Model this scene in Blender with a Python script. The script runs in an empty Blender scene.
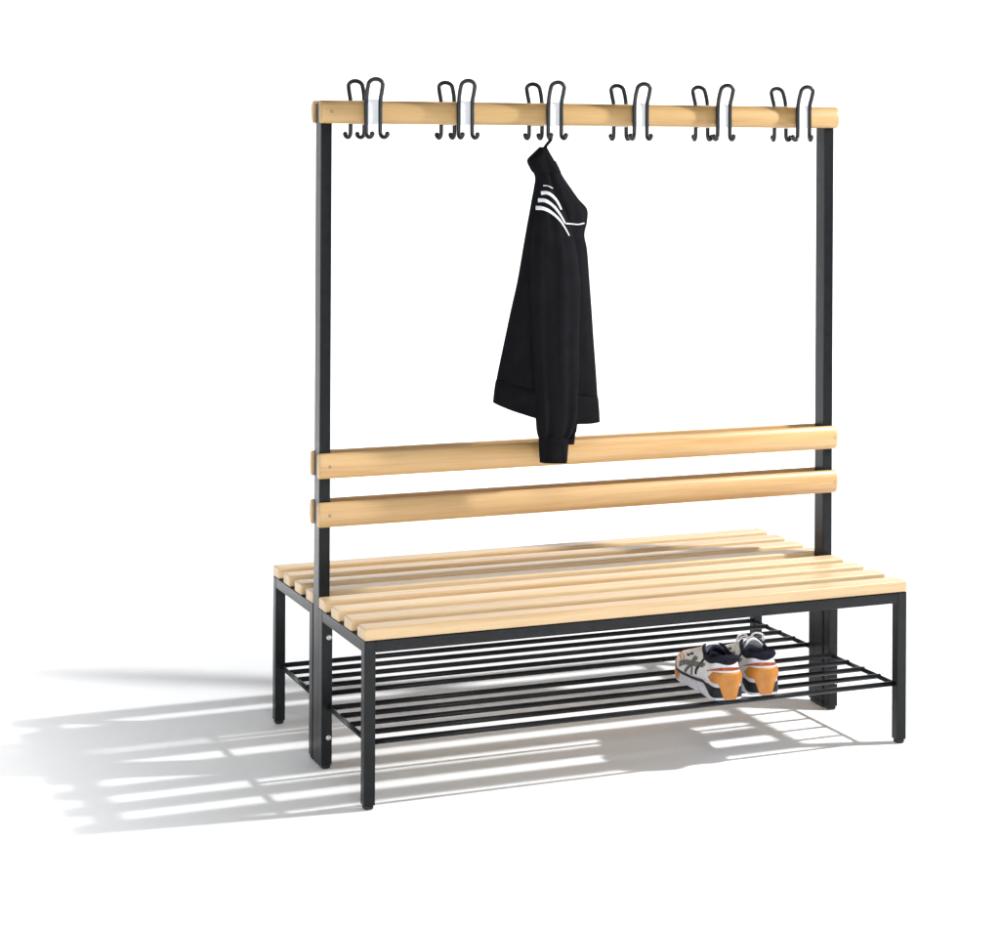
import bpy, bmesh, math, random
from mathutils import Vector, Matrix
from mathutils.bvhtree import BVHTree

random.seed(7)
S = bpy.context.scene
COL = S.collection
PI = math.pi

# ------------------------------------------------------------------ camera
YAW, ROLL, FPX = 0.39524, 0.0048, 2050.05
PPX, PPY = 533.566, 149.113          # principal point in a 1000x926 frame
CPOS = Vector((-2.20298, -4.91462, 1.53165))
fw = Vector((math.sin(YAW), math.cos(YAW), 0))
rt = Vector((math.cos(YAW), -math.sin(YAW), 0))
up = rt.cross(fw)
r2 = rt * math.cos(ROLL) + up * math.sin(ROLL)
u2 = up * math.cos(ROLL) - rt * math.sin(ROLL)
cam = bpy.data.cameras.new("camera")
cam.sensor_width = 36
cam.lens = 36 * FPX / 1000
cam.shift_x = (500 - PPX) / 1000
cam.shift_y = -(463 - PPY) / 1000
cam.clip_end = 200
co = bpy.data.objects.new("camera", cam)
co.matrix_world = Matrix(((r2.x, u2.x, -fw.x, CPOS.x), (r2.y, u2.y, -fw.y, CPOS.y),
                          (r2.z, u2.z, -fw.z, CPOS.z), (0, 0, 0, 1)))
COL.objects.link(co)
S.camera = co


def sight(u, v):
    """direction from the tripod through a measured point of the photograph (survey helper)"""
    return fw + r2 * ((u - PPX) / FPX) - u2 * ((v - PPY) / FPX)


def at_y(u, v, y):
    d = sight(u, v)
    return CPOS + d * ((y - CPOS.y) / d.y)


# ------------------------------------------------------------------ materials
def mat(name):
    m = bpy.data.materials.new(name)
    m.use_nodes = True
    nt = m.node_tree
    return m, nt, nt.nodes["Principled BSDF"]


def N(nt, t, **kw):
    n = nt.nodes.new(t)
    for k, v in kw.items():
        if k in n.inputs:
            n.inputs[k].default_value = v
        else:
            setattr(n, k, v)
    return n


def ramp(nt, stops):
    n = nt.nodes.new("ShaderNodeValToRGB")
    cr = n.color_ramp
    while len(cr.elements) < len(stops):
        cr.elements.new(0.5)
    for e, (p, c) in zip(cr.elements, stops):
        e.position = p
        e.color = (*c, 1)
    return n


def wood_mat(name, tint):
    m, nt, b = mat(name)
    L = nt.links.new
    tc = N(nt, "ShaderNodeTexCoord")
    oi = N(nt, "ShaderNodeObjectInfo")
    mul = N(nt, "ShaderNodeVectorMath", operation="SCALE")
    mul.inputs[0].default_value = (13.0, 7.0, 5.0)
    L(oi.outputs["Random"], mul.inputs["Scale"])
    add = N(nt, "ShaderNodeVectorMath", operation="ADD")
    L(tc.outputs["Object"], add.inputs[0])
    L(mul.outputs[0], add.inputs[1])
    # slow waviness bends the grain a little
    mp0 = N(nt, "ShaderNodeMapping"); mp0.inputs["Scale"].default_value = (1.6, 6, 6)
    L(add.outputs[0], mp0.inputs[0])
    wv = N(nt, "ShaderNodeTexNoise", Scale=1.0, Detail=2.0)
    L(mp0.outputs[0], wv.inputs["Vector"])
    sc = N(nt, "ShaderNodeVectorMath", operation="SCALE"); sc.inputs["Scale"].default_value = 0.03
    L(wv.outputs["Color"], sc.inputs[0])
    ad2 = N(nt, "ShaderNodeVectorMath", operation="ADD")
    L(add.outputs[0], ad2.inputs[0]); L(sc.outputs[0], ad2.inputs[1])
    mp = N(nt, "ShaderNodeMapping"); mp.inputs["Scale"].default_value = (1.1, 38, 38)
    L(ad2.outputs[0], mp.inputs[0])
    g = N(nt, "ShaderNodeTexNoise", Scale=1.0, Detail=5.0, Roughness=0.62)
    L(mp.outputs[0], g.inputs["Vector"])
    mp2 = N(nt, "ShaderNodeMapping"); mp2.inputs["Scale"].default_value = (6, 260, 260)
    L(ad2.outputs[0], mp2.inputs[0])
    f = N(nt, "ShaderNodeTexNoise", Scale=1.0, Detail=3.0)
    L(mp2.outputs[0], f.inputs["Vector"])
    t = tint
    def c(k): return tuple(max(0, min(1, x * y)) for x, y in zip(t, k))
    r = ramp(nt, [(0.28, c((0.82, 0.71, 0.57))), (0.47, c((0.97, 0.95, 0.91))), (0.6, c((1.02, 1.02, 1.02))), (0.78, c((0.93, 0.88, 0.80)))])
    L(g.outputs["Fac"], r.inputs[0])
    r2_ = ramp(nt, [(0.35, (0.90, 0.87, 0.83)), (0.6, (1, 1, 1))])
    L(f.outputs["Fac"], r2_.inputs[0])
    mx = N(nt, "ShaderNodeMix", data_type="RGBA", blend_type="MULTIPLY")
    mx.inputs[0].default_value = 0.6
    L(r.outputs[0], mx.inputs[6]); L(r2_.outputs[0], mx.inputs[7])
    # every board is its own tone
    hs = N(nt, "ShaderNodeHueSaturation")
    mr = N(nt, "ShaderNodeMapRange"); mr.inputs["To Min"].default_value = 0.92; mr.inputs["To Max"].default_value = 1.05
    L(oi.outputs["Random"], mr.inputs["Value"])
    L(mr.outputs[0], hs.inputs["Value"])
    # sparse small knots
    mp3 = N(nt, "ShaderNodeMapping"); mp3.inputs["Scale"].default_value = (4.5, 21, 21)
    L(add.outputs[0], mp3.inputs[0])
    vo = N(nt, "ShaderNodeTexVoronoi", Scale=1.0)
    L(mp3.outputs[0], vo.inputs["Vector"])
    kn = ramp(nt, [(0.0, (1, 1, 1)), (0.07, (0.5, 0.5, 0.5)), (0.13, (0, 0, 0))])
    L(vo.outputs["Distance"], kn.inputs[0])
    sep = N(nt, "ShaderNodeSeparateColor")
    L(vo.outputs["Color"], sep.inputs[0])
    gt = N(nt, "ShaderNodeMath", operation="GREATER_THAN"); gt.inputs[1].default_value = 0.8
    L(sep.outputs[0], gt.inputs[0])
    km = N(nt, "ShaderNodeMath", operation="MULTIPLY")
    L(kn.outputs[0], km.inputs[0]); L(gt.outputs[0], km.inputs[1])
    km2 = N(nt, "ShaderNodeMath", operation="MULTIPLY"); km2.inputs[1].default_value = 0.55
    L(km.outputs[0], km2.inputs[0])
    mk = N(nt, "ShaderNodeMix", data_type="RGBA")
    L(km2.outputs[0], mk.inputs[0])
    L(mx.outputs[2], mk.inputs[6])
    mk.inputs[7].default_value = (0.36, 0.2, 0.09, 1)
    L(mk.outputs[2], hs.inputs["Color"])
    L(hs.outputs[0], b.inputs["Base Color"])
    b.inputs["Roughness"].default_value = 0.42
    b.inputs["Coat Weight"].default_value = 0.12
    b.inputs["Coat Roughness"].default_value = 0.3
    bp = N(nt, "ShaderNodeBump", Strength=0.08, Distance=0.002)
    L(f.outputs["Fac"], bp.inputs["Height"])
    L(bp.outputs[0], b.inputs["Normal"])
    return m


def noise_mat(name, c1, c2, scale, rough, bump=0.0, bscale=400, dist=0.001, metallic=0.0, spec=0.5, sheen=0.0):
    m, nt, b = mat(name)
    L = nt.links.new
    tc = N(nt, "ShaderNodeTexCoord")
    n = N(nt, "ShaderNodeTexNoise", Scale=scale, Detail=4.0)
    L(tc.outputs["Object"], n.inputs["Vector"])
    r = ramp(nt, [(0.35, c1), (0.65, c2)])
    L(n.outputs["Fac"], r.inputs[0])
    L(r.outputs[0], b.inputs["Base Color"])
    b.inputs["Roughness"].default_value = rough
    b.inputs["Metallic"].default_value = metallic
    b.inputs["Specular IOR Level"].default_value = spec
    if sheen:
        b.inputs["Sheen Weight"].default_value = sheen
        b.inputs["Sheen Roughness"].default_value = 0.5
        b.inputs["Sheen Tint"].default_value = (0.5, 0.5, 0.56, 1)
    if bump:
        n2 = N(nt, "ShaderNodeTexNoise", Scale=bscale, Detail=2.0)
        L(tc.outputs["Object"], n2.inputs["Vector"])
        bp = N(nt, "ShaderNodeBump", Strength=bump, Distance=dist)
        L(n2.outputs["Fac"], bp.inputs["Height"])
        L(bp.outputs[0], b.inputs["Normal"])
    return m


M = {}
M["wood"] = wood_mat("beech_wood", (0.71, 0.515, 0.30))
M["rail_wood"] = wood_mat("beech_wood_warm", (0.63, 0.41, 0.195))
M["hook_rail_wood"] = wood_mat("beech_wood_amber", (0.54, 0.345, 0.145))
M["metal"] = noise_mat("anthracite_powder_coat", (0.008, 0.009, 0.010), (0.0105, 0.0115, 0.0128), 60, 0.33, 0.12, 900, 0.0004, spec=0.2)
M["wire"] = noise_mat("black_hook_lacquer", (0.008, 0.009, 0.0105), (0.0115, 0.0125, 0.0145), 80, 0.30, 0.05, 700, 0.0004, spec=0.35)
M["rubber"] = noise_mat("black_plastic", (0.012, 0.012, 0.013), (0.02, 0.02, 0.021), 120, 0.55)
M["steel"] = noise_mat("zinc_bolt", (0.55, 0.55, 0.55), (0.72, 0.72, 0.72), 200, 0.35, metallic=0.7)
M["screw"] = noise_mat("dull_screw", (0.22, 0.19, 0.16), (0.32, 0.29, 0.25), 200, 0.4, metallic=0.7)
M["plate"] = noise_mat("white_plastic", (0.68, 0.685, 0.70), (0.72, 0.725, 0.74), 30, 0.5)
M["cloth"] = noise_mat("black_jersey", (0.0042, 0.0042, 0.0056), (0.0060, 0.0060, 0.0078), 25, 0.9, 0.3, 1400, 0.0006, spec=0.1, sheen=0.0)
M["rib"] = noise_mat("black_rib_knit", (0.0038, 0.0038, 0.005), (0.0055, 0.0055, 0.007), 40, 0.92, 0.4, 700, 0.001, spec=0.1, sheen=0.0)
M["stripe"] = noise_mat("white_tape", (0.74, 0.75, 0.78), (0.82, 0.83, 0.86), 120, 0.7)
M["mesh"] = noise_mat("white_mesh", (0.70, 0.71, 0.72), (0.82, 0.82, 0.83), 90, 0.6, 0.4, 500, 0.001)
M["gum"] = noise_mat("orange_rubber", (0.40, 0.145, 0.015), (0.50, 0.20, 0.025), 30, 0.45, 0.1, 300)
M["brown"] = noise_mat("brown_orange_rubber", (0.45, 0.17, 0.03), (0.60, 0.26, 0.05), 60, 0.5)
M["red"] = noise_mat("rust_gloss", (0.26, 0.05, 0.018), (0.36, 0.075, 0.022), 40, 0.12)
M["navy"] = noise_mat("navy_lining", (0.006, 0.0065, 0.014), (0.011, 0.012, 0.023), 60, 0.85, 0.3, 800, spec=0.2)
M["lining"] = noise_mat("blue_grey_lining", (0.05, 0.06, 0.10), (0.17, 0.19, 0.25), 45, 0.85)
M["black"] = noise_mat("black_rubber", (0.006, 0.006, 0.008), (0.011, 0.011, 0.014), 80, 0.5, spec=0.3)
M["foam"] = noise_mat("pale_foam", (0.58, 0.58, 0.66), (0.72, 0.72, 0.78), 50, 0.55)
M["greyband"] = noise_mat("grey_trim", (0.075, 0.065, 0.06), (0.13, 0.115, 0.105), 80, 0.5)
M["lace"] = noise_mat("white_lace", (0.66, 0.66, 0.68), (0.8, 0.8, 0.81), 200, 0.8)
M["floor"] = noise_mat("white_paper", (0.895, 0.895, 0.897), (0.91, 0.91, 0.912), 3, 0.85, spec=0.15)


# ------------------------------------------------------------------ mesh helpers
def obj(name, bm, m, parent=None, smooth=False, label=None):
    bmesh.ops.recalc_face_normals(bm, faces=bm.faces)
    me = bpy.data.meshes.new(name)
    bm.to_mesh(me); bm.free()
    me.materials.append(M[m])
    if smooth:
        for p in me.polygons: p.use_smooth = True
    o = bpy.data.objects.new(name, me)
    COL.objects.link(o)
    if parent: o.parent = parent
    if label: o["label"] = label
    return o


def add_box(bm, x0, x1, y0, y1, z0, z1, bev=0.0, seg=2):
    r = bmesh.ops.create_cube(bm, size=1)
    vs = r["verts"]
    bmesh.ops.scale(bm, vec=(x1 - x0, y1 - y0, z1 - z0), verts=vs)
    bmesh.ops.translate(bm, vec=((x0 + x1) / 2, (y0 + y1) / 2, (z0 + z1) / 2), verts=vs)
    if bev:
        es = list({e for v in vs for e in v.link_edges})
        bmesh.ops.bevel(bm, geom=es, offset=bev, segments=seg, profile=0.5, affect="EDGES")
    return bm


def box(name, parent, m, x0, x1, y0, y1, z0, z1, bev=0.002, seg=2, label=None, smooth=True):
    """a bevelled box whose origin is its own centre (so wood grain differs board to board)"""
    bm = bmesh.new()
    cx, cy, cz = (x0 + x1) / 2, (y0 + y1) / 2, (z0 + z1) / 2
    add_box(bm, x0 - cx, x1 - cx, y0 - cy, y1 - cy, z0 - cz, z1 - cz, bev, seg)
    o = obj(name, bm, m, parent, smooth, label)
    o.location = (cx, cy, cz)
    if smooth:
        md = o.modifiers.new("wn", "WEIGHTED_NORMAL"); md.keep_sharp = True
    return o


def catmull(pts, n=6, closed=False):
    P = [Vector(p) for p in pts]
    out = []
    k = len(P)
    rng = range(k if closed else k - 1)
    for i in rng:
        if closed:
            a, b, c, d = P[(i - 1) % k], P[i], P[(i + 1) % k], P[(i + 2) % k]
        else:
            a, b, c, d = P[max(i - 1, 0)], P[i], P[i + 1], P[min(i + 2, k - 1)]
        for j in range(n):
            t = j / n
            out.append(0.5 * ((2 * b) + (c - a) * t + (2 * a - 5 * b + 4 * c - d) * t * t + (3 * b - a - 3 * c + d) * t ** 3))
    if not closed: out.append(P[-1])
    return out


def add_tube(bm, pts, rad, seg=10, closed=False, cap=True):
    P = [Vector(p) for p in pts]
    n = len(P)
    rs = rad if isinstance(rad, (list, tuple)) else [rad] * n
    rings = []
    ref = None
    for i in range(n):
        if closed: t = (P[(i + 1) % n] - P[i - 1]).normalized()
        else: t = (P[min(i + 1, n - 1)] - P[max(i - 1, 0)]).normalized()
        if ref is None:
            ref = t.orthogonal().normalized()
        else:
            ref = (ref - t * ref.dot(t)).normalized()
        bi = t.cross(ref)
        rings.append([bm.verts.new(P[i] + (ref * math.cos(2 * PI * k / seg) + bi * math.sin(2 * PI * k / seg)) * rs[i]) for k in range(seg)])
    for i in range(n if closed else n - 1):
        a, b = rings[i], rings[(i + 1) % n]
        for k in range(seg):
            bm.faces.new((a[k], a[(k + 1) % seg], b[(k + 1) % seg], b[k]))
    if cap and not closed:
        bm.faces.new(rings[0]); bm.faces.new(rings[-1])


def add_ball(bm, c, r, seg=12):
    q = bmesh.ops.create_uvsphere(bm, u_segments=seg, v_segments=seg // 2 + 2, radius=r)
    bmesh.ops.translate(bm, vec=c, verts=q["verts"])


def add_disc(bm, c, r, h, axis_y=-1, seg=16, dome=0.35):
    """a low screw head facing -y (axis_y=-1) or +y"""
    prof = [(1.0, 0.0), (1.0, h * 0.55), (0.8, h * 0.9), (0.42, h), (0.34, h * (1 - dome)), (0, h * (1 - dome))]
    rings = []
    for f, d in prof[:-1]:
        rings.append([bm.verts.new((c[0] + r * f * math.cos(2 * PI * k / seg), c[1] + axis_y * d, c[2] + r * f * math.sin(2 * PI * k / seg))) for k in range(seg)])
    for a, b in zip(rings, rings[1:]):
        for k in range(seg):
            bm.faces.new((a[k], a[(k + 1) % seg], b[(k + 1) % seg], b[k]))
    bm.faces.new(rings[-1]); bm.faces.new(rings[0])


def empty(name, loc=(0, 0, 0), rz=0):
    e = bpy.data.objects.new(name, None)
    e.location = loc; e.rotation_euler = (0, 0, rz)
    e.empty_display_size = 0.1
    COL.objects.link(e)
    return e


# ------------------------------------------------------------------ setting: white paper sweep
bm = bmesh.new()
YB, R, HW = 4.6, 1.6, 4.6
prof = [(-7.0, 0.0), (-3.0, 0.0), (0.0, 0.0), (YB - R, 0.0)]
for k in range(1, 25):
    a = k / 24 * PI / 2
    prof.append((YB - R + R * math.sin(a), R - R * math.cos(a)))
prof.append((YB, HW))
rows = []
for x in (-9, -3, 0, 3, 10):
    rows.append([bm.verts.new((x, y, z)) for y, z in prof])
for a, b in zip(rows, rows[1:]):
    for k in range(len(prof) - 1):
        bm.faces.new((a[k], b[k], b[k + 1], a[k + 1]))
fl = obj("floor", bm, "floor", None, True)
fl["kind"] = "structure"
fl["label"] = "seamless white studio paper sweeping from floor up behind the bench"

# ------------------------------------------------------------------ the bench
bench = empty("cloakroom_bench")
bench["label"] = "double sided cloakroom bench with pale wood slats, black steel frame, hook rail and shoe racks"
bench["category"] = "bench"

XE = 0.7344            # outer face of the frames
WL = 0.0274            # leg width
PX0, PX1 = 0.7046, 0.7332
PYH = 0.0237           # half depth of post
ZS = 0.392             # underside of slats
for s in (-1, 1):
    xa, xb = sorted((s * PX0, s * PX1))
    p = box("post", bench, "metal", xa, xb, -PYH, PYH, 0.010, 1.643, 0.0025, 3)
    box("post_foot", p, "rubber", xa + 0.002, xb - 0.002, -PYH + 0.001, PYH - 0.001, 0.0, 0.0098, 0.004, 3)
    for c in ("post_foot",):
        pass
# fix sub-part positions (children carry positions relative to their part)


def sub(o, parent):
    """re-parent keeping the place"""
    o.parent = parent
    o.location = Vector(o.location) - Vector(parent.location)


for o in [x for x in COL.objects if x.name.startswith("post_foot")]:
    sub(o, o.parent)

YL_OUT = 0.3955
inner0, inner1 = PYH + 0.0022, PYH + 0.0022 + WL + 0.002
for sy in (-1, 1):
    for sx in (-1, 1):
        xa, xb = sorted((sx * (XE - WL), sx * XE))
        for (ya, yb) in ((YL_OUT - WL, YL_OUT), (inner0, inner1)):
            y0, y1 = sorted((sy * ya, sy * yb))
            lg = box("leg", bench, "metal", xa, xb, y0, y1, 0.010, ZS - 0.0006, 0.0022, 3)
            f = box("foot_cap", lg, "rubber", xa + 0.0018, xb - 0.0018, y0 + 0.0018, y1 - 0.0018, 0.0, 0.0118, 0.006, 4)
            sub(f, lg)
            if ya == inner0:
                for zz in (0.325, 0.078):
                    b_ = bmesh.new()
                    add_disc(b_, (0, 0, 0), 0.0068, 0.004, sy, 14)
                    bo = obj("bolt", b_, "steel", lg, True)
                    bo.location = ((xa + xb) / 2 + (0.004 if sx < 0 else 0.007), sy * inner1, zz)
                    sub(bo, lg)
    # seat frame: long rails between the legs, side rails from leg to leg, cross-bearer in the middle
    y0, y1 = sorted((sy * (YL_OUT - WL), sy * YL_OUT))
    box("frame_rail", bench, "metal", -XE + WL, XE - WL, y0 + 0.0004, y1 - 0.0004, ZS - 0.0282, ZS - 0.001, 0.0018, 2)
    for sx in (-1, 1):
        xa, xb = sorted((sx * (XE - WL + 0.0005), sx * (XE - 0.0005)))
        ya, yb = sorted((sy * inner1, sy * (YL_OUT - WL)))
        box("frame_rail", bench, "metal", xa, xb, ya, yb, ZS - 0.0282, ZS - 0.001, 0.0018, 2)
    # slats
    for k in range(4):
        ya = 0.0275 + k * 0.1038
        yb = ya + 0.0575
        y0, y1 = sorted((sy * ya, sy * yb))
        # the innermost slat is notched round the post: it starts clear of it
        box("seat_slat", bench, "wood", -0.7352, 0.7352, y0, y1, ZS, ZS + 0.0285, 0.0044, 4)
    # shoe rack
    ZR = 0.1500
    rk = None
    for sx in (-1, 1):
        b_ = bmesh.new()
        x = sx * 0.7135
        add_tube(b_, [(0, sy * (inner1 - 0.001), 0), (0, sy * (YL_OUT - WL + 0.001), 0)], 0.0062, 12)
        ro = obj("shoe_rack" if sx < 0 else "rack_side", b_, "metal", bench, True)
        ro.location = (x, 0, ZR)
        if sx < 0: rk = ro
        else: sub(ro, rk)
        if sx > 0: ro.parent = rk
    for k in range(5):
        yy = sy * (0.0655 + 0.0785 * k)
        b_ = bmesh.new()
        e = 0.7140 if k < 4 else 0.7075
        zz = 0.0035 if k < 4 else 0.0035
        add_tube(b_, [(-e, 0, 0), (-e / 3, 0, 0), (e / 3, 0, 0), (e, 0, 0)], 0.0065, 12)
        ro = obj("rack_bar", b_, "metal", bench, True)
        ro.location = (0, yy, ZR + zz)
        sub(ro, rk)


# rounded boards on both faces of the posts
def board(name, z0, z1, m, sy):
    bm = bmesh.new()
    A = 0.739
    zc, h, d0, dp = (z0 + z1) / 2, (z1 - z0) / 2, PYH, 0.0220
    pr = [(0.0, -h * 0.93), ]
    n = 26
    for k in range(n + 1):
        a = -PI / 2 + PI * k / n
        ex = 2 / 2.0
        z = math.copysign(abs(math.sin(a)) ** ex, math.sin(a)) * h
        y = abs(math.cos(a)) ** ex * (dp - 0.006) + 0.006
        pr.append((y, z))
    pr.append((0.0, h * 0.93))
    xs = [(-A, 0.86), (-A + 0.0012, 0.94), (-A + 0.004, 0.985), (-A + 0.009, 1.0), (-0.25, 1), (0.25, 1), (A - 0.009, 1), (A - 0.004, 0.985), (A - 0.0012, 0.94), (A, 0.86)]
    rows = []
    for x, s in xs:
        rows.append([bm.verts.new((x, sy * (0.0 + (y * s if s < 1 else y)), z * (1 - (1 - s) * 0.5))) for y, z in pr])
    for a, b in zip(rows, rows[1:]):
        for k in range(len(pr)):
            kk = (k + 1) % len(pr)
            bm.faces.new((a[k], a[kk], b[kk], b[k]))
    bm.faces.new(rows[0]); bm.faces.new(rows[-1])
    o = obj(name, bm, m, bench, True)
    o.location = (0, sy * (d0 + 0.0006), zc)
    md = o.modifiers.new("sharp", "EDGE_SPLIT"); md.split_angle = math.radians(50)
    for x in (-0.7125, 0.7275):
        b_ = bmesh.new()
        add_disc(b_, (0, 0, 0), 0.0042, 0.0016, sy, 14, 0.8)
        so = obj("screw", b_, "screw", o, True)
        so.location = (x, sy * (0.0205 + (0.0008 if x < 0 else 0.0)), 0.0)
    return o


for sy in (-1, 1):
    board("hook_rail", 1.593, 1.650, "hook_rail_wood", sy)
    board("back_board", 0.7122, 0.7752, "rail_wood", sy)
    board("back_board", 0.5918, 0.6538, "rail_wood", sy)

# coat hooks: a bent wire loop with two upturned ends, held to the rail by a white plate
HX = [-0.611, -0.3665, -0.1205, 0.1245, 0.370, 0.614]
FR = [6.5, 5.0, 4.2, 3.6, 3.4, 1.7]
FL = [5.6, 3.6, 2.6, -3.6, -3.8, -6.0]
BR = [-6.5, -3.6, -3.2, 3.6, 4.2, 5.5]
BL = [-5.0, -4.0, -3.6, -2.8, -2.0, -1.7]


def hook(i, sy, left, right):
    hx = HX[i]
    th = YAW + math.atan((350 + 87 * i - PPX) / FPX)
    scale = 368 - 6.5 * i
    w = 0.0183
    def tip(x, s):
        p = 0.016 if sy < 0 else -0.016       # bends away from the board
        dx = (s / scale - math.sin(th) * p) / math.cos(th)
        D = Vector((dx, sy * abs(p), 0))
        L = D.length
        if L > 0.024: D *= 0.024 / L
        b = Vector((x, 0, 0))
        return [b + D + Vector((0, 0, 1.5675)), b + D * 0.98 + Vector((0, 0, 1.5640)), b + D * 0.72 + Vector((0, 0, 1.5600)),
                b + D * 0.36 + Vector((0, 0, 1.5597)), b + D * 0.06 + Vector((0, 0, 1.5660)), b + Vector((0, 0, 1.578))]
    lp = tip(-w, left)
    rp = tip(w, right)[::-1]
    o = -1 if sy > 0 else 1
    lean = lambda t: Vector((0, sy * 0.020 * t, 0))
    mid = [Vector((-w, 0, 1.60)), Vector((-w, 0, 1.64)), Vector((-w, 0, 1.656)) + lean(0.12), Vector((-w - 0.0008, 0, 1.672)) + lean(0.45),
           Vector((-w - 0.0004, 0, 1.688)) + lean(0.82)]
    for k in range(1, 8):
        a = PI - PI * k / 8
        mid.append(Vector((math.cos(a) * (w + 0.0004), 0, 1.6885 + math.sin(a) * 0.0145)) + lean(0.85 + 0.15 * math.sin(a)))
    mid += [Vector((w + 0.0004, 0, 1.688)) + lean(0.82), Vector((w + 0.0008, 0, 1.672)) + lean(0.45), Vector((w, 0, 1.656)) + lean(0.12),
            Vector((w, 0, 1.64)), Vector((w, 0, 1.60))]
    pts = catmull([v - Vector((0, 0, 1.62)) for v in lp + mid + rp], 5)
    bm = bmesh.new()
    add_tube(bm, pts, 0.0053, 12)
    add_ball(bm, pts[0], 0.0064); add_ball(bm, pts[-1], 0.0064)
    h = obj("coat_hook", bm, "wire", bench, True)
    h.location = (hx, sy * 0.0640, 1.62)
    b_ = bmesh.new()
    ya, yb = sorted((sy * -0.0178, sy * 0.0002))
    add_box(b_, -0.0139, 0.0139, ya, yb, -0.0285, 0.0325, 0.0012, 2)
    obj("hook_plate", b_, "plate", h)
    return h


for i in range(6):
    hook(i, -1, FL[i], FR[i])
    hook(i, 1, BL[i], BR[i])

# ------------------------------------------------------------------ jacket
JY = -0.094
jacket = empty("jacket", (at_y(546, 300, JY).x, JY, 0.80))
jacket["label"] = "black track jacket with three white shoulder stripes hanging from a hook by its collar loop"
jacket["category"] = "jacket"
JO = Vector(jacket.location)


def loft(rows, yc, depth, nseg=56, expo=2.4, fold=0.004, seed=1, thick_bottom=True, nsub=6):
    """closed garment tube; rows of (vL, xL, vR, xR, bow, depth, ycentre) measured on the photograph"""
    rnd = random.Random(seed)
    ph = [rnd.uniform(0, 6.28) for _ in range(8)]
    full = []
    K = len(rows)
    for i in range(K - 1):
        n = nsub
        for j in range(n):
            t = j / n
            a, b, c, d = rows[max(i - 1, 0)], rows[i], rows[i + 1], rows[min(i + 2, K - 1)]
            full.append([0.5 * (2 * q + (r - p) * t + (2 * p - 5 * q + 4 * r - s) * t * t + (3 * q - p - 3 * r + s) * t ** 3) for p, q, r, s in zip(a, b, c, d)])
    full.append(list(rows[-1]))
    bm = bmesh.new()
    rings = []
    for i, (vL, xL, vR, xR, bow, dp, yc_) in enumerate(full):
        Lp, Rp = at_y(xL, vL, yc_), at_y(xR, vR, yc_)
        mp = at_y((xL + xR) / 2, (vL + vR) / 2 + bow, yc_)
        ring = []
        g = i / max(1, len(full) - 1)
        for k in range(nseg):
            a = 2 * PI * k / nseg
            ca, sa = math.cos(a), math.sin(a)
            cx = math.copysign(abs(ca) ** (2 / expo), ca)
            cy = math.copysign(abs(sa) ** (2 / expo), sa)
            t = (cx + 1) / 2
            base = Lp.lerp(Rp, t)
            base = base + (mp - (Lp + Rp) / 2) * (1 - cx * cx)
            amp = fold * (0.25 + 0.75 * g) * abs(sa)
            w = math.sin(cx * 7 + ph[0] + g * 1.6) * 0.6 + math.sin(cx * 13 + ph[1] - g * 2.3) * 0.4 + math.sin(g * 9 + cx * 3 + ph[2]) * 0.4
            y = base.y + cy * dp + w * amp
            ring.append(bm.verts.new((base.x - JO.x, y - JO.y, base.z - JO.z)))
        rings.append(ring)
    for a, b in zip(rings, rings[1:]):
        for k in range(nseg):
            bm.faces.new((a[k], a[(k + 1) % nseg], b[(k + 1) % nseg], b[k]))
    bm.faces.new(rings[0])
    # the open lower end turns in
    last = rings[-1]
    cen = sum((v.co for v in last), Vector()) / nseg
    prev = last
    for f, dz in ((0.93, 0.0), (0.85, 0.012), (0.6, 0.03)):
        cur = [bm.verts.new((cen.x + (v.co.x - cen.x) * f, cen.y + (v.co.y - cen.y) * f, v.co.z + dz)) for v in last]
        for k in range(nseg):
            bm.faces.new((prev[k], prev[(k + 1) % nseg], cur[(k + 1) % nseg], cur[k]))
        prev = cur
    bm.faces.new(prev)
    return bm


def R_(v, l, r, dp, yc=JY, bow=0): return (v, l, v, r, bow, dp, yc)


torso_rows = [R_(147, 539.8, 546.2, .010, JY + .012), R_(152, 535.2, 548.6, .014, JY + .010), R_(159, 528.6, 552.6, .018, JY + .008), R_(167, 530.8, 557.2, .020, JY + .005),
              R_(177, 535.6, 562.9, .020), R_(188, 534.4, 570.4, .022), R_(199, 532.4, 578.2, .025), R_(209, 530.6, 586.6, .027), R_(221, 528.4, 586.6, .029),
              R_(235, 526, 583.8, .031), R_(250, 523.5, 586.4, .033), R_(282, 518, 588.9, .035), R_(310, 511.8, 591, .037), R_(339, 505.7, 593, .038),
              (362, 500.8, 370, 595.3, 1, .039, JY), (379, 497.2, 396, 597.0, 5, .038, JY)]
torso = obj("torso", loft(torso_rows, JY, 0.05, fold=0.010, seed=3), "cloth", jacket, True)
hem_rows = [(378, 498.6, 395.5, 596.4, 5, .036, JY), (381, 496.4, 398, 597.6, 6, .040, JY), (392, 494.6, 410, 598.6, 7, .041, JY), (402.5, 493.6, 421.3, 599.3, 8.5, .039, JY)]
obj("hem_band", loft(hem_rows, JY, 0.05, fold=0.009, seed=3, nsub=5), "rib", jacket, True)
SY_ = JY - 0.034
sl_rows = [R_(197, 541, 556, .010, JY - .016), R_(208, 536.8, 563, .018, JY - .018), R_(222, 534.2, 568.5, .020, JY - .022), R_(238, 532.2, 573, .023, JY - .026), R_(256, 531.2, 576.6, .026, JY - .030),
           R_(285, 530, 579.6, .026, SY_), R_(331, 530.4, 578.6, .026, SY_), R_(378, 532.6, 577.8, .026, SY_), R_(405, 534.8, 577.2, .025, SY_), R_(420, 536.2, 575.6, .025, SY_),
           R_(431, 537.1, 572.2, .023, SY_), R_(437.5, 538.6, 568.4, .020, SY_)]
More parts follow.
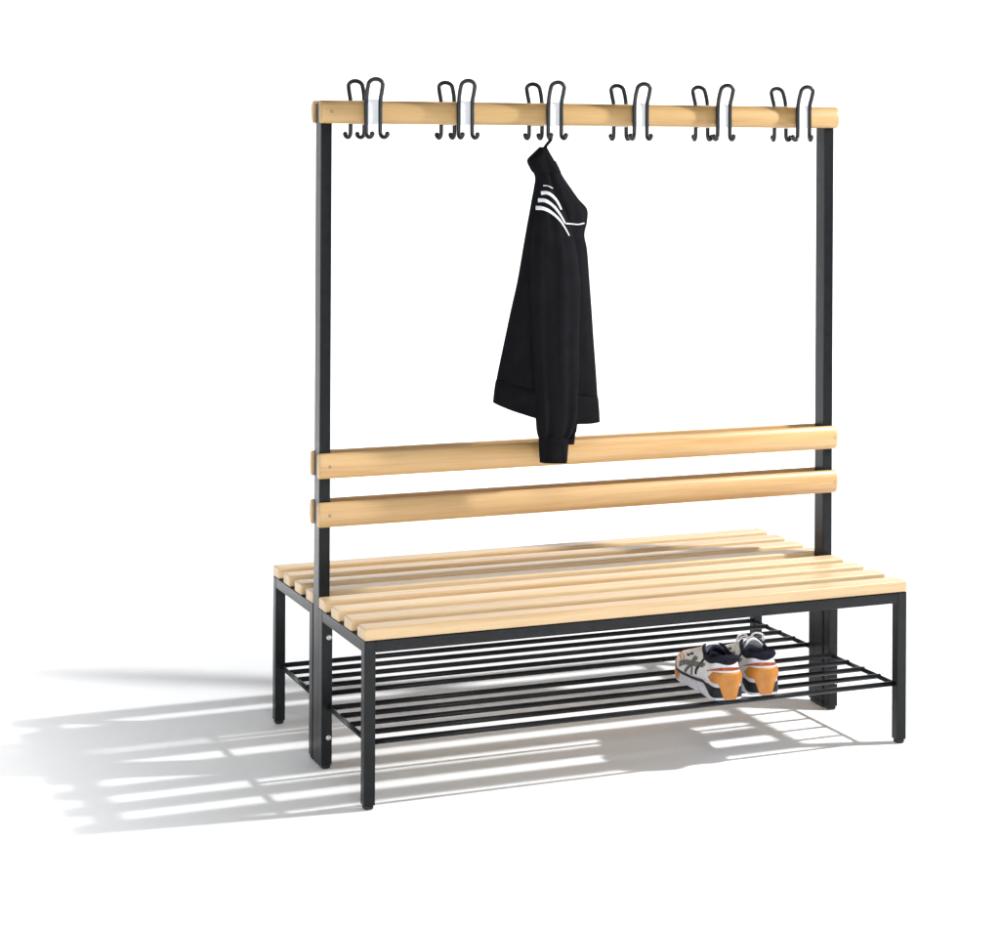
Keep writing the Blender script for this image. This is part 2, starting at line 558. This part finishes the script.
sleeve = obj("sleeve", loft(sl_rows, SY_, 0.03, nseg=48, fold=0.006, seed=11), "cloth", jacket, True)
cf_rows = [R_(436.5, 540, 567, .018, SY_), R_(439, 539.1, 568, .0205, SY_), R_(450, 539.6, 567.4, .0205, SY_), R_(462.5, 540.2, 566.4, .020, SY_)]
cf = obj("cuff", loft(cf_rows, SY_, 0.024, nseg=48, fold=0.002, seed=5, nsub=4), "rib", sleeve, True)
BY_ = JY + 0.016
bk_rows = [R_(250, 536, 572, .012, BY_), R_(300, 536, 576, .020, BY_), R_(360, 540, 578, .022, BY_), R_(415, 545, 577.4, .021, BY_), R_(432, 549, 576, .018, BY_)]
bs = obj("sleeve", loft(bk_rows, BY_, 0.02, nseg=40, fold=0.003, seed=21), "cloth", jacket, True)
bc_rows = [R_(431, 550, 575.3, .016, BY_), R_(444, 552, 573.8, .015, BY_)]
obj("cuff", loft(bc_rows, BY_, 0.015, nseg=40, fold=0.001, seed=22), "rib", bs, True)
# collar: a folded band standing off the neck
col_rows = [R_(148.5, 538.5, 547.0, .013, JY + .010), R_(153, 534.0, 549.4, .018, JY + .008), R_(160.2, 527.6, 553.6, .022, JY + .006), R_(168, 530.4, 558.2, .0245, JY + .004), R_(172.5, 533.2, 560.6, .0245, JY + .003)]
obj("collar", loft(col_rows, JY, 0.02, nseg=48, fold=0.003, seed=31, nsub=5), "rib", jacket, True)
# hanging loop over the hook end
bm = bmesh.new()
hk = Vector((HX[2] - 0.0183, -0.0640, 1.5597))
t0 = at_y(545.5, 148.5, JY + .012)
pts = [t0 + Vector((-0.006, 0.0, -0.012)), t0 + Vector((-0.002, 0, 0.004)), Vector((hk.x - 0.002, hk.y - 0.016, hk.z - 0.005)), Vector((hk.x + 0.001, hk.y - 0.014, hk.z + 0.0075)), Vector((hk.x + 0.004, hk.y - 0.010, hk.z + 0.0075)), Vector((hk.x + 0.004, hk.y - 0.009, hk.z - 0.005)), t0 + Vector((0.002, 0.002, 0.004)), t0 + Vector((0.005, 0.0, -0.012))]
add_tube(bm, [p - JO for p in catmull(pts, 5)], 0.0034, 8)
obj("hanging_loop", bm, "cloth", jacket, True)

# tapes sewn on: found by dropping points onto the cloth
bmt = bmesh.new()
for o in (torso, sleeve):
    bmt.from_mesh(o.data)
tree = BVHTree.FromBMesh(bmt)


def on_cloth(u, v, lift=0.0016):
    d = sight(u, v).normalized()
    hit, nrm, _, _ = tree.ray_cast(CPOS - JO, d)
    if hit is None:
        hit = at_y(u, v, JY - 0.04) - JO
        nrm = -d
    if nrm.dot(d) > 0: nrm = -nrm
    return hit, nrm * lift


def tape(px, width, taper=1.0, name="shoulder_stripe", m="stripe"):
    c = catmull([Vector((u, v, 0)) for u, v in px], 8)
    bm = bmesh.new()
    rows = []
    n = len(c)
    for i, p in enumerate(c):
        t = (c[min(i + 1, n - 1)] - c[max(i - 1, 0)]).normalized()
        nn = Vector((-t.y, t.x, 0))
        w = width * (1 + (taper - 1) * i / (n - 1))
        top, bot = [], []
        for s in (-1, -0.5, 0, 0.5, 1):
            q = p + nn * w / 2 * s
            h, off = on_cloth(q.x, q.y)
            top.append(bm.verts.new(h + off * (1.0 if abs(s) < 1 else 0.75)))
            bot.append(bm.verts.new(h - off))
        rows.append(top + bot[::-1])
    for a, b in zip(rows, rows[1:]):
        k_ = len(a)
        for k in range(k_):
            bm.faces.new((a[k], a[(k + 1) % k_], b[(k + 1) % k_], b[k]))
    bm.faces.new(rows[0]); bm.faces.new(rows[-1])
    return obj(name, bm, m, jacket, True)


tape([(541.2, 193.2), (547, 192.9), (552.5, 196.2), (557.5, 202.2), (561.2, 209.8)], 3.9, 0.3)
tape([(538.2, 200.3), (545, 200.8), (552, 205), (559, 213), (565, 223.3)], 4.1, 0.25)
tape([(535.9, 207.9), (544, 208.8), (553, 213.8), (561.5, 222.6), (569.2, 235.8)], 4.3, 0.15)
tape([(543.2, 185.6), (548, 186), (552.6, 188.4)], 1.1, 0.6, "seam_piping")
tape([(565.6, 223.6), (572, 224), (578, 224.5), (584, 223.2)], 1.2, 0.9, "seam_piping")


# ------------------------------------------------------------------ running shoes
def catm_closed_len(pts, n):
    dense = catmull(pts, 24, closed=True)
    d = [0.0]
    k = len(dense)
    for i in range(k):
        d.append(d[-1] + (dense[(i + 1) % k] - dense[i]).length)
    out = []
    for j in range(n):
        s = d[-1] * j / n
        i = max(q for q in range(k) if d[q] <= s + 1e-12)
        t = (s - d[i]) / max(1e-9, d[i + 1] - d[i])
        out.append(dense[i].lerp(dense[(i + 1) % k], t))
    return out


NU = 192
SOLE = [(0.004, .298), (-.030, .284), (-.046, .250), (-.050, .205), (-.044, .150), (-.040, .100), (-.041, .055), (-.037, .022), (-.022, .003), (0, -.002),
        (.022, .003), (.037, .022), (.041, .055), (.037, .100), (.038, .150), (.046, .205), (.045, .250), (.034, .284)]
OPEN = [(0.001, .124), (-.016, .120), (-.026, .108), (-.031, .090), (-.033, .070), (-.033, .052), (-.031, .036), (-.026, .024), (-.015, .016), (0, .0135),
        (.015, .016), (.026, .024), (.031, .036), (.033, .052), (.033, .070), (.031, .090), (.026, .108), (.017, .120)]
so = catm_closed_len([Vector((x, y, 0)) for x, y in SOLE], NU)
op = catm_closed_len([Vector((x, y, 0)) for x, y in OPEN], NU)


def lerp_list(a, u):
    f = (u % 1.0) * NU
    i = int(f) % NU
    return a[i].lerp(a[(i + 1) % NU], f - int(f))


def smooth(a, b, x):
    t = max(0, min(1, (x - a) / (b - a)))
    return t * t * (3 - 2 * t)


def sole_top(y): return 0.030 + 0.014 * smooth(0.16, 0.02, y) + 0.008 * smooth(0.24, 0.30, y)
def sole_bot(y): return 0.0005 + 0.016 * smooth(0.225, 0.305, y) ** 1.4 + 0.004 * smooth(0.02, -0.004, y)
def top_z(y): return 0.093 + 0.012 * smooth(0.05, 0.012, y) + 0.022 * smooth(0.07, 0.124, y)


def PS(u, v):
    """point of the shoe's outer skin; v -1..0 sole wall, 0..1 upper"""
    O = lerp_list(so, u)
    A = lerp_list(op, u)
    zt = sole_top(O.y)
    if v <= 0:
        t = -v
        zb = sole_bot(O.y)
        heel = smooth(0.10, 0.0, O.y)
        fl = 1.0 + 0.055 * (math.sin(t * PI) * -0.35 + t * (0.9 - 0.55 * heel))
        c = Vector((0, 0.13, 0))
        q = Vector((O.x * fl, c.y + (O.y - c.y) * (1 + (fl - 1) * 0.35), 0))
        q.z = zt + (zb - zt) * t
        return q
    front = smooth(0.10, 0.26, O.y)
    P0 = Vector((O.x, O.y, zt))
    P3 = Vector((A.x, A.y, top_z(A.y)))
    out = Vector((O.x, (O.y - 0.10) * 0.3, 0))
    if out.length > 0: out.normalize()
    P1 = P0 + Vector((0, 0, 0.030)) + out * 0.002 * (1 - front)
    P2h = P3 + Vector((0, 0, -0.028)) + Vector((A.x * 0.13, -0.004, 0))
    P2f = P0.lerp(P3, 0.38); P2f.z = 0.074 + 0.012 * (1 - front)
    P2 = P2h.lerp(P2f, front)
    s = 1 - v
    return P0 * s ** 3 + P1 * 3 * s * s * v + P2 * 3 * s * v * v + P3 * v ** 3


def PN(u, v):
    e = 0.004
    v0, v1 = max(-1, v - 0.03), min(1, v + 0.03)
    a = PS(u + e, v) - PS(u - e, v)
    b = PS(u, v1) - PS(u, v0)
    n = a.cross(b)
    if n.length < 1e-9: return Vector((0, 0, 1))
    n.normalize()
    c = PS(u, v) - Vector((0, 0.12, 0.04))
    return n if n.dot(c) > 0 else -n


def skin(bm, u0, u1, lo, hi, nu, nv, off, inner=None, closed=False):
    """a patch of the skin raised by off, with a back face so that it has thickness"""
    rows, back = [], []
    for i in range(nu + (0 if closed else 1)):
        u = u0 + (u1 - u0) * i / nu
        a, b = lo(u), hi(u)
        r, k = [], []
        for j in range(nv + 1):
            v = a + (b - a) * j / nv
            p, n = PS(u, v), PN(u, v)
            edge = 0.6 if j in (0, nv) or (not closed and i in (0, nu)) else 1.0
            r.append(bm.verts.new(p + n * off * edge))
            if inner is not None: k.append(bm.verts.new(p - n * inner))
        rows.append(r); back.append(k)
    m = len(rows)
    rng = range(m if closed else m - 1)
    for i in rng:
        a, b = rows[i], rows[(i + 1) % m]
        for j in range(nv): bm.faces.new((a[j], a[j + 1], b[j + 1], b[j]))
        if inner is not None:
            c, d = back[i], back[(i + 1) % m]
            for j in range(nv): bm.faces.new((c[j], d[j], d[j + 1], c[j + 1]))
            bm.faces.new((a[0], b[0], d[0], c[0])); bm.faces.new((a[nv], c[nv], d[nv], b[nv]))
    if inner is not None and not closed:
        for i in (0, m - 1):
            for j in range(nv):
                q = (rows[i][j], rows[i][j + 1], back[i][j + 1], back[i][j])
                bm.faces.new(q if i else q[::-1])


def line_on(bm, uv, w, off):
    """flat trim line through (u, v) points"""
    c = catmull([Vector((u, v, 0)) for u, v in uv], 8)
    rows = []
    n = len(c)
    for i, p in enumerate(c):
        P, nn = PS(p.x, p.y), PN(p.x, p.y)
        q0, q1 = c[max(i - 1, 0)], c[min(i + 1, n - 1)]
        t = (PS(q1.x, q1.y) - PS(q0.x, q0.y)).normalized()
        s = nn.cross(t).normalized()
        rows.append([bm.verts.new(P + s * w / 2 + nn * off * 0.6), bm.verts.new(P + nn * off), bm.verts.new(P - s * w / 2 + nn * off * 0.6), bm.verts.new(P - s * w / 2 - nn * 0.002), bm.verts.new(P + s * w / 2 - nn * 0.002)])
    for a, b in zip(rows, rows[1:]):
        for k in range(5): bm.faces.new((a[k], a[(k + 1) % 5], b[(k + 1) % 5], b[k]))
    bm.faces.new(rows[0]); bm.faces.new(rows[-1])


def make_shoe(bow):
    root = empty("running_shoe")
    # sole: wall all round, and a tread underneath
    bm = bmesh.new()
    rows = []
    for i in range(NU):
        u = i / NU
        rows.append([bm.verts.new(PS(u, v)) for v in (0.02, -0.0, -0.15, -0.35, -0.55, -0.75, -0.92, -1)])
    for i in range(NU):
        a, b = rows[i], rows[(i + 1) % NU]
        for j in range(7): bm.faces.new((a[j], a[j + 1], b[j + 1], b[j]))
    for idx in (0, 7):
        for i in range(1, NU // 2 - 0):
            a, b, c, d = rows[i - 1][idx], rows[i][idx], rows[(NU - i) % NU][idx], rows[(NU - i + 1) % NU][idx]
            vs = []
            for q in (a, b, c, d):
                if q not in vs: vs.append(q)
            if len(vs) > 2:
                try: bm.faces.new(vs)
                except ValueError: pass
    sole = obj("sole", bm, "foam", root, True)
    # upper
    bm = bmesh.new()
    skin(bm, 0, 1, lambda u: 0.0, lambda u: 1.0, NU, 26, 0.0, 0.0035, closed=True)
    upper = obj("upper", bm, "mesh", root, True)
    # footbed and lining
    bm = bmesh.new()
    prev = None
    rings = []
    for v, f in ((0.985, 0.90), (0.85, 0.86), (0.6, 0.88), (0.3, 0.9)):
        ring = []
        for i in range(0, NU, 4):
            u = i / NU
            A = lerp_list(op, u)
            y = 0.068 + (A.y - 0.068) * f
            ring.append(bm.verts.new((A.x * f, y, top_z(A.y) - (1 - v) * 0.085)))
        rings.append(ring)
    for a, b in zip(rings, rings[1:]):
        k = len(a)
        for j in range(k): bm.faces.new((a[j], a[(j + 1) % k], b[(j + 1) % k], b[j]))
    bm.faces.new(rings[-1])
    obj("lining", bm, "lining", root, True)
    # padded collar: navy roll along the rim and a navy field below it round the heel
    bm = bmesh.new()
    uu = [0.06 + 0.88 * i / 60 for i in range(61)]
    add_tube(bm, [PS(u, 0.985) + Vector((0, 0, 0.001)) for u in uu], [0.0025 + 0.0045 * math.sin(PI * i / 60) ** 0.4 for i in range(61)], 10)
    skin(bm, 0.335, 0.665, lambda u: 0.80 - 0.05 * math.cos((u - 0.5) / 0.165 * PI * 1.5) + 0.10 * abs((u - .5) / .165) ** 4, lambda u: 1.0, 48, 6, 0.0022, 0.001)
    skin(bm, 0.19, 0.335, lambda u: 0.90 - 0.02 * math.sin((u - .19) / .145 * PI), lambda u: 1.0, 24, 4, 0.0018, 0.001)
    skin(bm, 0.665, 0.81, lambda u: 0.90 - 0.02 * math.sin((.81 - u) / .145 * PI), lambda u: 1.0, 24, 4, 0.0018, 0.001)
    obj("collar", bm, "navy", root, True)
    # orange heel counter: broad above, a column down to the ground
    bm = bmesh.new()
    def hc_lo(u):
        d = abs(u - 0.5)
        return -0.98 if d < 0.019 else (-0.98 + 0.95 * smooth(0.019, 0.045, d) if d < 0.045 else -0.03 + 0.20 * smooth(0.045, 0.115, d) ** 2)
    def hc_hi(u):
        d = abs(u - 0.5)
        return 0.40 - 0.03 * (d / .1) ** 2 - 0.24 * smooth(0.075, 0.100, d)
    skin(bm, 0.401, 0.599, hc_lo, hc_hi, 92, 16, 0.0030, 0.001)
    obj("heel_counter", bm, "gum", root, True)
    # black wings beside the column and the dark line along the sole
    for sgn in (-1, 1):
        def wl_(u, s=sgn):
            d = abs(u - 0.5)
            return -0.86 + 0.62 * smooth(0.07, 0.15, d)
        def wh_(u, s=sgn):
            d = abs(u - 0.5)
            return -0.16 - 0.10 * smooth(0.11, 0.06, d) + 0.14 * smooth(0.12, 0.17, d)
        a, b = (0.5 - 0.40, 0.5 - 0.022) if sgn < 0 else (0.5 + 0.022, 0.5 + 0.40)
        bm = bmesh.new()
        skin(bm, a, b, wl_, wh_, 90, 6, 0.0024, 0.001)
        obj("side_trim", bm, "black", root, True)
    bm = bmesh.new()
    skin(bm, 0.365, 0.635, lambda u: 0.50 - 0.13 * (abs(u - .5) / .135) ** 2, lambda u: 0.655 - 0.24 * (abs(u - .5) / .135) ** 2, 60, 4, 0.0028, 0.001)
    obj("heel_stripe", bm, "red", root, True)
    bm = bmesh.new()
    skin(bm, -0.155, 0.155, lambda u: -0.85, lambda u: -0.10 + 0.38 * math.cos(u / 0.155 * PI / 2), 60, 8, 0.0022, 0.001)
    obj("toe_bumper", bm, "brown", root, True)
    # crossing trim lines on the flanks, brown lines at the toe
    sides = (lambda u: u, lambda u: 1 - u)
    for f in sides:
        bm = bmesh.new()
        line_on(bm, [(f(.205), .03), (f(.215), .3), (f(.195), .52), (f(.17), .72)], 0.0085, 0.0022)
        line_on(bm, [(f(.255), .03), (f(.24), .25), (f(.205), .5), (f(.185), .74)], 0.0075, 0.0022)
        line_on(bm, [(f(.15), .12), (f(.18), .30), (f(.225), .44), (f(.275), .62)], 0.0070, 0.0026)
        line_on(bm, [(f(.14), .22), (f(.17), .40), (f(.22), .56), (f(.27), .72)], 0.0070, 0.0026)
        obj("flank_stripe", bm, "greyband", root, True)
        # a small dark mark on the vamp, too small to read
        bm = bmesh.new()
        line_on(bm, [(f(.118), .60), (f(.140), .62)], 0.0050, 0.0022)
        line_on(bm, [(f(.120), .70), (f(.142), .72)], 0.0050, 0.0022)
        line_on(bm, [(f(.128), .58), (f(.132), .74)], 0.0040, 0.0024)
        obj("vamp_mark", bm, "black", root, True)
        bm = bmesh.new()
        line_on(bm, [(f(.285), .10), (f(.26), .45), (f(.228), .78), (f(.205), .99)], 0.0075, 0.0030)
        obj("eyelet_strap", bm, "black", root, True)
    for h in (0.0, 0.10):
        bm = bmesh.new()
        line_on(bm, [(.15, .30 + h), (.12, .37 + h), (.08, .36 + h), (.04, .30 + h), (0, .28 + h), (-.04, .30 + h), (-.08, .36 + h), (-.12, .37 + h), (-.15, .30 + h)], 0.0035, 0.002)
        obj("toe_stripe", bm, "brown", root, True)
    # tongue
    bm = bmesh.new()
    rows = []
    for j in range(9):
        t = j / 8
        y = 0.150 - 0.048 * t
        z = 0.084 + (0.040 if bow else 0.031) * t
        r = []
        for i in range(9):
            s = -1 + i / 4
            r.append((s * (0.026 - 0.003 * t), y - 0.010 * s * s, z - 0.014 * s * s))
        rows.append(r)
    fr = [[bm.verts.new(p) for p in r] for r in rows]
    bk = [[bm.verts.new((p[0], p[1] - 0.006, p[2] - 0.004)) for p in r] for r in rows]
    for G, flip in ((fr, 0), (bk, 1)):
        for a, b in zip(G, G[1:]):
            for i in range(8):
                q = (a[i], a[i + 1], b[i + 1], b[i])
                bm.faces.new(q[::-1] if flip else q)
    for i in range(8):
        bm.faces.new((fr[8][i], fr[8][i + 1], bk[8][i + 1], bk[8][i]))
        bm.faces.new((fr[0][i + 1], fr[0][i], bk[0][i], bk[0][i + 1]))
    for j in range(8):
        bm.faces.new((fr[j][0], fr[j + 1][0], bk[j + 1][0], bk[j][0]))
        bm.faces.new((fr[j + 1][8], fr[j][8], bk[j][8], bk[j + 1][8]))
    obj("tongue", bm, "mesh" if bow else "navy", root, True)
    # laces: crossings and a bow
    bm = bmesh.new()
    for k in range(4):
        y = 0.150 + 0.022 * k
        z = 0.097 - 0.010 * k
        add_tube(bm, catmull([(-0.024, y - 0.006, z - 0.010), (0, y, z + 0.003), (0.024, y + 0.012, z - 0.012)], 6), 0.0026, 8)
        add_tube(bm, catmull([(0.024, y - 0.006, z - 0.010), (0, y + 0.001, z + 0.005), (-0.024, y + 0.012, z - 0.012)], 6), 0.0026, 8)
    k0 = Vector((0, 0.128, 0.115 if bow else 0.105))
    for s in ((-1, 1) if bow else ()):
        loop = [k0, k0 + Vector((s * 0.014, -0.004, 0.014)), k0 + Vector((s * 0.032, -0.012, 0.012)), k0 + Vector((s * 0.036, -0.012, -0.002)), k0 + Vector((s * 0.020, -0.006, -0.001)), k0 + Vector((0, 0.001, 0.001))]
        add_tube(bm, catmull(loop, 8), 0.0026, 8)
        tail = [k0, k0 + Vector((s * 0.012, 0.010, 0.004)), k0 + Vector((s * 0.030, 0.016, -0.014)), k0 + Vector((s * 0.042, 0.010, -0.034))]
        add_tube(bm, catmull(tail, 8), 0.0022, 8)
    if bow: add_ball(bm, k0, 0.0055)
    add_tube(bm, catmull([(-0.024, 0.142, 0.092), (-0.012, 0.135, 0.104), k0 + Vector((0, 0.001, -0.001)), (0.012, 0.135, 0.104), (0.024, 0.142, 0.092)], 6), 0.0026, 8)
    obj("laces", bm, "lace", root, True)
    return root


RZ = 0.150 + 0.0035 + 0.0065
shoe = make_shoe(False)
shoe["label"] = "left one of the two white and orange running shoes, its flank showing grey crossing stripes"
shoe.location = (0.220, -0.398, RZ)
shoe.rotation_euler = (0, 0, math.radians(-5))
shoe2 = make_shoe(True)
shoe2["label"] = "white and orange running shoe nearer the right post, a lace bow standing above its collar"
shoe2.location = (0.327, -0.388, RZ)
shoe2.rotation_euler = (0, 0, math.radians(-8))
for q in (shoe, shoe2):
    q["category"] = "shoe"
    q["group"] = "pair of running shoes"

# ------------------------------------------------------------------ light
w = bpy.data.worlds.new("World")
S.world = w
w.use_nodes = True
bg = w.node_tree.nodes["Background"]
bg.inputs["Color"].default_value = (0.88, 0.97, 1.08, 1)
bg.inputs["Strength"].default_value = 0.07


def lamp(name, kind, loc, target, energy, **kw):
    d = bpy.data.lights.new(name, kind)
    d.energy = energy
    for k, v in kw.items(): setattr(d, k, v)
    o = bpy.data.objects.new(name, d)
    o.location = loc
    o.rotation_euler = (Vector(target) - Vector(loc)).to_track_quat("-Z", "Y").to_euler()
    COL.objects.link(o)
    return o


KEY = (1.90, -0.70, 2.10)
key = lamp("key_lamp", "POINT", KEY, (0, 0, 0), 740, shadow_soft_size=0.06, color=(0.985, 0.99, 1))
# smoothed falloff added so nearby wood gets less light than a bare lamp gives
key.data.use_nodes = True
knt = key.data.node_tree
fo = knt.nodes.new("ShaderNodeLightFalloff")
fo.inputs["Strength"].default_value = 1.0
fo.inputs["Smooth"].default_value = 6.0
knt.links.new(fo.outputs["Quadratic"], knt.nodes["Emission"].inputs["Strength"])
# upright soft box on the left
lamp("left_softbox", "AREA", (-4.4, 0.3, 1.05), (-1.0, 0.1, 0.75), 30, shape="RECTANGLE", size=3.0, size_y=1.7, spread=math.radians(150), color=(0.92, 0.97, 1))
# unseen fill added to brighten rear-left floor, which the frame's end faces mirror
lamp("rear_fill", "AREA", (-2.7, 2.9, 3.4), (-1.95, 2.75, 0.0), 28, shape="RECTANGLE", size=1.6, size_y=1.0, spread=math.radians(40))
lamp("corner_fill", "AREA", (-3.0, 2.9, 3.9), (-2.9, 4.4, 0.9), 14, shape="RECTANGLE", size=2.0, size_y=0.6, spread=math.radians(80))  # added wall fill, out of view, so the posts' upper left faces reflect brighter
# fill added over the far-left paper so the shadows fade out there
lamp("left_fill", "AREA", (-2.45, 0.15, 3.4), (-2.45, 0.15, 0.0), 40, shape="RECTANGLE", size=0.9, size_y=5.0, spread=math.radians(50))
# fill strip added overhead to whiten the front of the paper
lamp("front_fill", "AREA", (-0.9, -2.45, 3.2), (-0.9, -2.08, 0.0), 110, shape="RECTANGLE", size=8.5, size_y=0.6, spread=math.radians(50))
# low frontal fill added for upright faces, barely touching the floor
lamp("low_fill", "AREA", (-1.9, -6.2, 1.3), (0.0, 0.0, 1.0), 64, shape="RECTANGLE", size=2.4, size_y=1.2, spread=math.radians(120), color=(0.92, 0.97, 1))
# a softer, weaker bank high in front
lamp("front_softbox", "AREA", (-0.9, -3.4, 4.6), (0.0, 0.0, 0.7), 30, shape="RECTANGLE", size=2.6, size_y=1.8, spread=math.radians(120))
# unseen wash added to turn the back of the sweep white
lamp("backdrop_fill", "AREA", (1.5, 2.5, 4.4), (1.5, 3.8, 0.8), 120, shape="RECTANGLE", size=9.0, size_y=0.6, spread=math.radians(84))

# ------------------------------------------------------------------ render
S.render.engine = "CYCLES"
S.view_settings.view_transform = "Standard"
S.view_settings.look = "None"
S.view_settings.exposure = 0
S.view_settings.gamma = 1
S.cycles.use_denoising = True
S.cycles.max_bounces = 8
S.cycles.diffuse_bounces = 4
S.cycles.sample_clamp_indirect = 4
